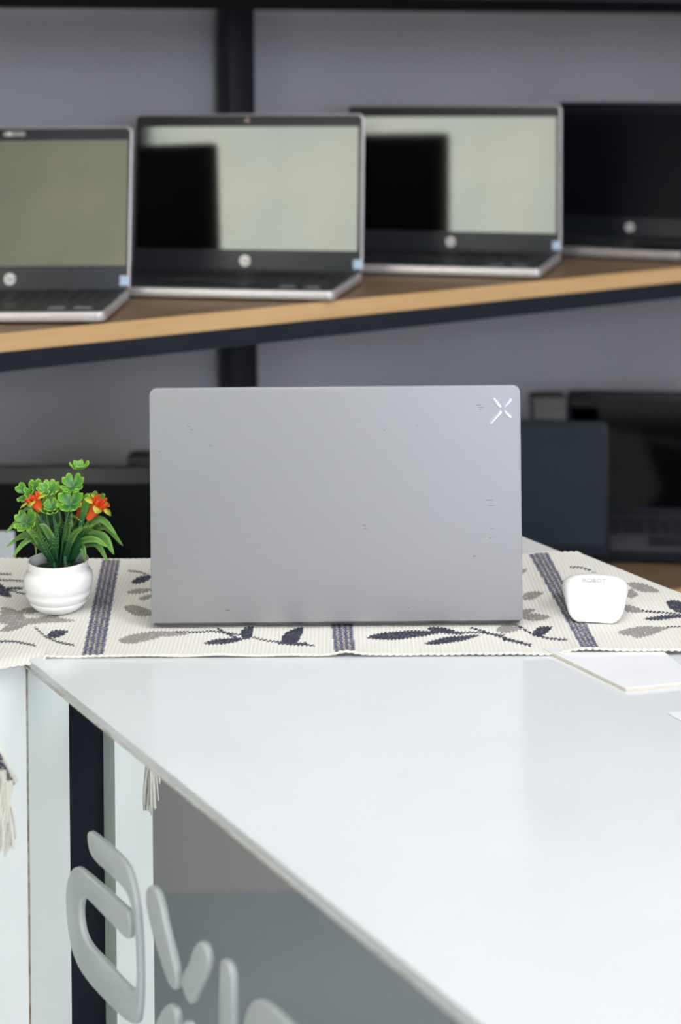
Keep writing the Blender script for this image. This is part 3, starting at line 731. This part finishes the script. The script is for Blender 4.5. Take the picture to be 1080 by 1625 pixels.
# ---------------------------------------------------------------- white mouse
MZ = CZ + .0028
mb = Pz(945, 990, MZ)
mo = tag(empty('computer_mouse', (mb.x, mb.y, MZ), R(-8)), 'white computer mouse on the runner right of the grey laptop', 'mouse')
def mouse_geo():
    Vv, Ff = [], []; NY, NA = 28, 40
    Lm = .092
    for i in range(NY+1):
        t = i/NY; y = Lm*t
        if t < .42: hw = .0262 + .0062*(t/.42)
        else: hw = .0324 - .007*((t-.42)/.58)**2
        hw *= 1.08
        h = .0135 + .0215*math.sin(min(1, t/.42)*math.pi/2)**1.2 if t < .42 else .035 - .020*((t-.42)/.58)**1.4
        if t < .14: k = math.sqrt(1-(1-t/.14)**2); hw *= .72 + .28*k; h *= .35+.65*k
        if t > .95: k = (1-t)/.05; hw *= .9+.1*math.sqrt(k); h *= .7+.3*math.sqrt(k)
        for a in range(NA):
            an = 2*math.pi*a/NA; ca_, sa_ = math.cos(an), math.sin(an)
            ex = 2/4.2 if sa_ > 0 else 2/6
            xx = hw*math.copysign(abs(ca_)**ex, ca_)
            zz_ = math.copysign(abs(sa_)**(2/3.0), sa_)
            zv = h*.56 + zz_*h*.44
            zv -= .0042*(xx/hw)**2*(1 if sa_ > 0 else 0)
            wf = .80 + .20*min(1, max(0, zv/h))
            Vv.append(Vector((xx*wf, y, max(0.0008, zv))))
    for i in range(NY):
        for a in range(NA): Ff.append((i*NA+a, i*NA+(a+1) % NA, (i+1)*NA+(a+1) % NA, (i+1)*NA+a))
    Ff.append(tuple(range(NA))[::-1]); Ff.append(tuple(NY*NA+a for a in range(NA)))
    return Vv, Ff
ms = mesh_obj('shell', *mouse_geo(), M_mouse, mo, True, 75)
for vx, vy in ((-.014, .012), (.014, .012), (0, .085)):
    o = mesh_obj('glide_foot', *lathe_geo([(0, 0), (.005, 0), (.005, .001), (0, .001)], 12), M_rubber, mo); o.location = (vx, vy, 0)
slab('scroll_wheel', .006, .02, .0028, .008, M_mousetext, mo, .001, off=(0, .078, .019))
tx = text_mesh('mark', 'ROBOT', .0067, .0002, M_mousetext, mo, (-.001, .024, .0333), (R(25), 0, 0))

# ---------------------------------------------------------------- potted artificial plant
PD = 1.625
pb = Pz(93, 966, CZ + .0005)
PD = pb.y; SCL = F/PD
pp = tag(empty('potted_plant', tuple(pb)), 'small artificial plant with orange-red flowers in a white ribbed pot', 'potted plant')
prof = [(0, 0), (.019, 0), (.0215, .0015), (.0245, .004), (.0275, .0075), (.0283, .0095), (.0278, .0108), (.0298, .0128), (.0318, .0168), (.0322, .0190), (.0314, .0208), (.0328, .0235), (.0338, .0275), (.0341, .0330), (.0336, .0375), (.0318, .0405), (.0300, .0420), (.0293, .0440), (.0294, .0490), (.0299, .0520), (.0296, .0528), (.0286, .0525), (.0282, .0480), (.0290, .0400), (.0300, .0390), (0, .0385)]
prof = [(a, b*.93) for a, b in prof]
mesh_obj('pot', *lathe_geo(prof, 72), M_pot, pp, True, 60)
mesh_obj('soil', *lathe_geo([(.0280, .0365), (.0270, .0388), (.018, .0408), (0, .0415)], 40), M_soil, pp, True, 60)
def L3(px, py, y=0.0):
    """point of the plant that stands y metres behind the pot's axis"""
    q = P(px, py, PD + y); return q - pb
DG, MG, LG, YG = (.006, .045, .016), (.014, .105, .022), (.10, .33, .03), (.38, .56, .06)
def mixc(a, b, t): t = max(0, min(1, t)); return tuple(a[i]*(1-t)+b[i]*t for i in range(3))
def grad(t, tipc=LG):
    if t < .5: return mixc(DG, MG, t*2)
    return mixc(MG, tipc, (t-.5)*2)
def col_obj(name, V_, F_, C_, m, parent, angle=60):
    me = bpy.data.meshes.new(name); me.from_pydata([tuple(v) for v in V_], [], F_); me.update()
    ca = me.color_attributes.new('Col', 'FLOAT_COLOR', 'POINT')
    for i, c in enumerate(C_): ca.data[i].color = (*c, 1)
    return fin(name, me, m, parent, True, angle)
def strap(pts, wmax, fold=.35, tipc=LG, t0=0.0, blunt=False):
    c = bez(pts, 22); Vv, Ff, Cc = [], [], []
    for i, p in enumerate(c):
        t = i/(len(c)-1)
        tg = (c[min(i+1, len(c)-1)]-c[max(i-1, 0)]).normalized()
        view = Vector((0, -1, .35)); sd = tg.cross(view).normalized(); up = sd.cross(tg).normalized()
        ww = wmax*(math.sin(math.pi*min(1, (.12+.88*t)))**.6) if not blunt else wmax*(.45+.55*min(1, t*1.8))*(1 if t < .85 else max(.25, 1-((t-.85)/.15)**2*.8))
        if t > .97 and not blunt: ww = .0003
        for s in (-1, 0, 1):
            Vv.append(p + sd*ww*.5*s + up*(abs(s)*ww*.5*fold)); g = t0+(1-t0)*t
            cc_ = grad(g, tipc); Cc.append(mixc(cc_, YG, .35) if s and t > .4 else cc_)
    for i in range(len(c)-1):
        for k in range(2): Ff.append((i*3+k, i*3+k+1, i*3+k+4, i*3+k+3))
    o = col_obj('leaf', Vv, Ff, Cc, M_leaf, pp)
    so = o.modifiers.new('thick', 'SOLIDIFY'); so.thickness = .0005
    return o
straps = [
 ([(84,892,0),(66,842,0),(40,820,-.004),(8,846,-.012)],.0055), ([(84,892,0),(60,850,.004),(38,848,.006),(10,868,.004)],.0050), ([(84,892,-.004),(58,856,-.008),(38,862,-.014),(20,884,-.018)],.0055),
 ([(84,890,.0),(70,855,.002),(58,862,.0),(57,880,-.002)],.0028), ([(86,892,-.006),(74,850,-.008),(58,820,-.01),(48,812,-.014)],.0075),
 ([(84,892,-.006),(66,868,-.01),(52,846,-.014),(42,842,-.016)],.0060), ([(84,892,.004),(76,840,.006),(64,822,.006),(56,826,.0)],.008),
 ([(108,892,0),(126,850,0),(158,824,-.004),(186,850,-.010)],.0078), ([(108,892,0),(134,852,.006),(166,836,.006),(195,866,.0)],.0070), ([(110,892,0),(136,856,-.004),(164,852,-.01),(181,880,-.014)],.0092),
 ([(110,890,.004),(130,866,.006),(154,864,.004),(171,892,.0)],.0070), ([(108,892,-.004),(126,862,-.01),(150,856,-.016),(170,868,-.02)],.0062), ([(110,892,.006),(140,840,.016),(160,832,.02),(178,842,.02)],.006),
 ([(106,892,.008),(112,850,.010),(108,815,.012),(96,798,.012)],.007), ([(88,892,.008),(86,850,.012),(80,820,.014),(70,800,.014)],.008), ([(98,892,.006),(104,850,.01),(118,824,.012),(132,812,.012)],.007),
 ([(92,892,.01),(94,850,.014),(92,820,.016),(90,806,.016)],.008), ([(88,892,-.008),(84,860,-.012),(72,838,-.016),(62,832,-.018)],.007), ([(104,892,-.008),(110,864,-.012),(120,846,-.016),(130,838,-.02)],.006),
]
_r = random.Random(11)
for k in range(16):
    side = -1 if k % 2 else 1; bx_ = 93 + side*_r.uniform(4, 16); yy = _r.uniform(-.014, .016)
    ex_ = 93 + side*_r.uniform(20, 74); ey_ = _r.uniform(806, 872); my_ = min(ey_, 858) - _r.uniform(4, 14)
    straps.append(([(bx_, 892, yy*.3), ((bx_*2+ex_)/3, 868, yy*.6), ((bx_+ex_*2)/3, my_, yy), (ex_, ey_, yy*1.2)], _r.uniform(.0035, .006)))
for i, (pts, w_) in enumerate(straps): strap([L3(*p) for p in pts], w_, tipc=LG if i < 13 else MG)
strap([L3(124,850,-.006), L3(131,820,-.006), L3(137,800,-.006), L3(139,783,-.006)], .0075, .25, LG, .35, True)
strap([L3(78,812,.004), L3(86,792,.004), L3(98,786,.004), L3(108,788,.004)], .0065, .3, MG, .4, True)
strap([L3(116,890,-.006), L3(128,868,-.010), L3(133,876,-.014), L3(134,894,-.016)], .0055, .3, DG)
def fern(pts, side=.0042, nn=13, tipc=YG):
    c = bez(pts, 40); Vv, Ff, Cc = [], [], []
    tube_geo(c, lambda t: .0006*(1.2-t), 5, Vv, Ff, True, Cc, lambda t: grad(.3+.7*t, tipc))
    for k in range(nn):
        t = .25 + .73*k/(nn-1); i = int(t*(len(c)-1)); p = c[i]
        tg = (c[min(i+1, len(c)-1)]-c[max(i-1, 0)]).normalized(); sd = tg.cross(Vector((0, -1, .3))).normalized()
        ln = side*(1.1-.75*(t-.25)/.75)
        for s in (-1, 1):
            b0 = len(Vv); q = sd*s
            Vv += [p, p+q*ln*.5+tg*ln*.55+Vector((0, -.0003, 0)), p+q*ln+tg*ln*.5, p+q*ln*.45+tg*ln*.1]
            cg = grad(.25+.75*t, tipc); Cc += [grad(.2+.5*t), cg, mixc(cg, YG, .5), cg]
            Ff.append((b0, b0+1, b0+2, b0+3))
    o = col_obj('fern_leaf', Vv, Ff, Cc, M_leaf, pp)
fern([L3(84,892,-.008), L3(66,858,-.012), L3(46,838,-.018), L3(16,838,-.022)])
fern([L3(106,880,-.012), L3(112,854,-.018), L3(126,840,-.022), L3(147,833,-.026)])
fern([L3(98,870,-.006), L3(102,838,-.008), L3(112,818,-.010), L3(130,828,-.014)], .0034)
fern([L3(86,890,.0), L3(80,860,-.004), L3(66,838,-.006), L3(58,822,-.008)])
fern([L3(92,890,-.012), L3(88,862,-.014), L3(92,836,-.014), L3(98,824,-.016)], .0035, 13, LG)
fern([L3(86,890,-.01), L3(74,868,-.014), L3(62,850,-.016), L3(50,852,-.02)], .004, 13, LG)
# stems
def stem(pts, r0=.0011, r1=.0007):
    c = bez(pts, 14); Vv, Ff, Cc = [], [], []
    tube_geo(c, lambda t: r0+(r1-r0)*t + .00012*math.sin(t*40), 8, Vv, Ff, True, Cc, lambda t: mixc(DG, (.04, .16, .06), t))
    return col_obj('stem', Vv, Ff, Cc, M_leaf, pp)
for x, y in ((80, .0), (85, -.006), (88, .004), (103, -.008), (108, -.002), (112, .004), (106, .006)):
    stem([L3(x+3, 906, y), L3(x, 888, y), L3(x-1 if x < 95 else x+2, 868, y)], .0026 if x in (85, 108, 103) else .0018, .0014)
def clover(px, py, y, rad, tilt, az, base=(95, 892, 0), nleaf=4, spin=0.0, mid=None):
    c = L3(px, py, y)
    stem([L3(*base), mid and L3(*mid) or L3((px+base[0])/2+2, (py+base[1])/2, (y+base[2])/2), c], .0011, .0008)
    nrm = Vector((math.sin(tilt)*math.cos(az), math.sin(tilt)*math.sin(az), math.cos(tilt)))
    a_ = nrm.cross(Vector((0, 1, 0))); a_ = a_.normalized() if a_.length > .01 else Vector((1, 0, 0)); b_ = nrm.cross(a_)
    Vv, Ff, Cc = [], [], []
    for k in range(nleaf):
        an = spin + 2*math.pi*k/nleaf; dr = a_*math.cos(an)+b_*math.sin(an); sd = nrm.cross(dr)
        NU, NVv = 9, 9; b0 = len(Vv)
        for i in range(NU):
            t = i/(NU-1)
            for j in range(NVv):
                s = -1+2*j/(NVv-1)
                # heart outline: narrow base, two lobes with a notch
                half = .50*math.sin(min(1, t*1.02)*math.pi*.62)**1.0
                ext = t*(1 - .24*(1-abs(s))**2*t**3 - .22*abs(s)**4*t**2)
                lift = .42*t*t + .14*s*s*t + .15*t
                Vv.append(c + (dr*ext + sd*s*half*(1-.25*t**6) + nrm*lift)*rad)
                gg = mixc((.015, .12, .03), (.15, .42, .035), t*1.15 + .45*abs(s)-.4); 
                if t > .93 or abs(s) > .95: gg = mixc(gg, YG, .6)
                Cc.append(gg)
        for i in range(NU-1):
            for j in range(NVv-1): Ff.append((b0+i*NVv+j, b0+(i+1)*NVv+j, b0+(i+1)*NVv+j+1, b0+i*NVv+j+1))
    o = col_obj('clover_leaf', Vv, Ff, Cc, M_leaf, pp, 80)
    so = o.modifiers.new('thick', 'SOLIDIFY'); so.thickness = .0005
FW = -math.pi/2
clover(126, 745, .006, .0105, .08, FW, (100, 892, .004), 4, .3, (114, 800, .006))
clover(116, 773, .0, .0125, .75, FW, (100, 892, .004), 4, .78, (112, 800, .0))
clover(112, 801, -.010, .0145, .72, FW, (96, 892, -.006), 4, .78, (102, 840, -.012))
clover(109, 784, .006, .0095, .4, FW, (100, 892, .004), 4, .3, (110, 810, .006))
clover(82, 808, -.008, .0135, .62, FW, (90, 892, -.004), 4, .3, (92, 850, -.012))
clover(82, 806, -.012, .0085, .62, FW, (90, 892, -.004), 4, 1.0, (92, 850, -.012))
clover(57, 785, .004, .0135, .85, FW+.3, (84, 892, .002), 4, .5, (72, 830, .002))
clover(42, 783, .006, .0110, 1.05, FW-.3, (84, 892, .002), 3, .9, (66, 826, .002))
clover(78, 783, .002, .0125, .45, FW, (86, 892, .002), 5, .4, (82, 820, .002))
clover(43, 830, -.014, .0125, .95, FW-.2, (82, 892, -.004), 4, .6, (60, 860, -.012))
clover(140, 803, .010, .0100, .5, FW, (108, 892, .004), 4, .4, (126, 840, .008))
clover(152, 800, .014, .0110, .7, FW+.4, (108, 892, .004), 4, .8, (136, 840, .012))
# trumpet flowers
RED, ORG, RYE = (.75, .055, .012), (.90, .13, .02), (.62, .50, .05)
def flower(px, py, qx, qy, y, ys, rad, base, full=True):
    a, b = L3(px, py, y), L3(qx, qy, y+ys)
    ax = (b-a); Ln = ax.length; ax.normalize()
    s1 = ax.cross(Vector((0, 1, .2))).normalized(); s2 = ax.cross(s1)
    stem([L3(*base), L3((px+base[0])/2, (py+base[1])/2+4, y*.6), a])
    def T(p): return a + s1*p[0] + s2*p[1] + ax*p[2]
    Vl, Fl = lathe_geo([(0, 0), (rad*.28, .0), (rad*.42, Ln*.15), (rad*.5, Ln*.4), (rad*.62, Ln*.65), (rad*.82, Ln*.88), (rad, Ln), (rad*.94, Ln), (rad*.5, Ln*.6), (0, Ln*.4)], 24)
    fo = col_obj('flower', [T(v) for v in Vl], Fl, [mixc(ORG, RED, v.z/Ln) for v in Vl], M_flower, pp)
    Vr, Fr, Cr = [], [], []
    for k in range(5):                                  # pale sepal leaves around the rim
        an = 2*math.pi*k/5+.3; b0 = len(Vr)
        for i in range(5):
            t = i/4; rr_ = rad*(.8+1.0*t); ww = rad*.55*math.sin(math.pi*(.25+.72*t))
            for s in (-1, 0, 1):
                Vr.append(T((rr_*math.cos(an)-s*ww*math.sin(an), rr_*math.sin(an)+s*ww*math.cos(an), Ln*(1.0) - rad*.15*t*t))); Cr.append(mixc(RYE, (.2, .4, .04), t*.8))
        for i in range(4):
            for j in range(2): Fr.append((b0+i*3+j, b0+i*3+j+1, b0+i*3+j+4, b0+i*3+j+3))
    o = col_obj('sepal', Vr, Fr, Cr, M_flower, fo); o.modifiers.new('t', 'SOLIDIFY').thickness = .0005
    Vs, Fs, Cs = [], [], []
    for k in range(6):                                  # red petal lobes and stamens beyond the rim
        an = 2*math.pi*k/6; p0 = Vector((rad*.45*math.cos(an), rad*.45*math.sin(an), Ln*.8)); p1 = Vector((rad*.85*math.cos(an), rad*.85*math.sin(an), Ln*1.28))
        tube_geo([T(p0), T(p0.lerp(p1, .5)), T(p1)], lambda t: rad*.17*(1.1-.5*abs(t-.6)), 6, Vs, Fs, True, Cs, lambda t: mixc(ORG, RED, t))
    tube_geo([T(Vector((0, 0, Ln*.5))), T(Vector((0, 0, Ln*1.35)))], rad*.13, 6, Vs, Fs, True, Cs, lambda t: RED)
    col_obj('petal', Vs, Fs, Cs, M_flower, fo)
flower(64, 811, 53, 792, -.012, -.002, .0084, (84, 892, -.004))
flower(140, 824, 157, 800, -.006, -.004, .0092, (108, 892, 0))
flower(124, 822, 131, 800, .006, .0, .0062, (104, 892, 0))
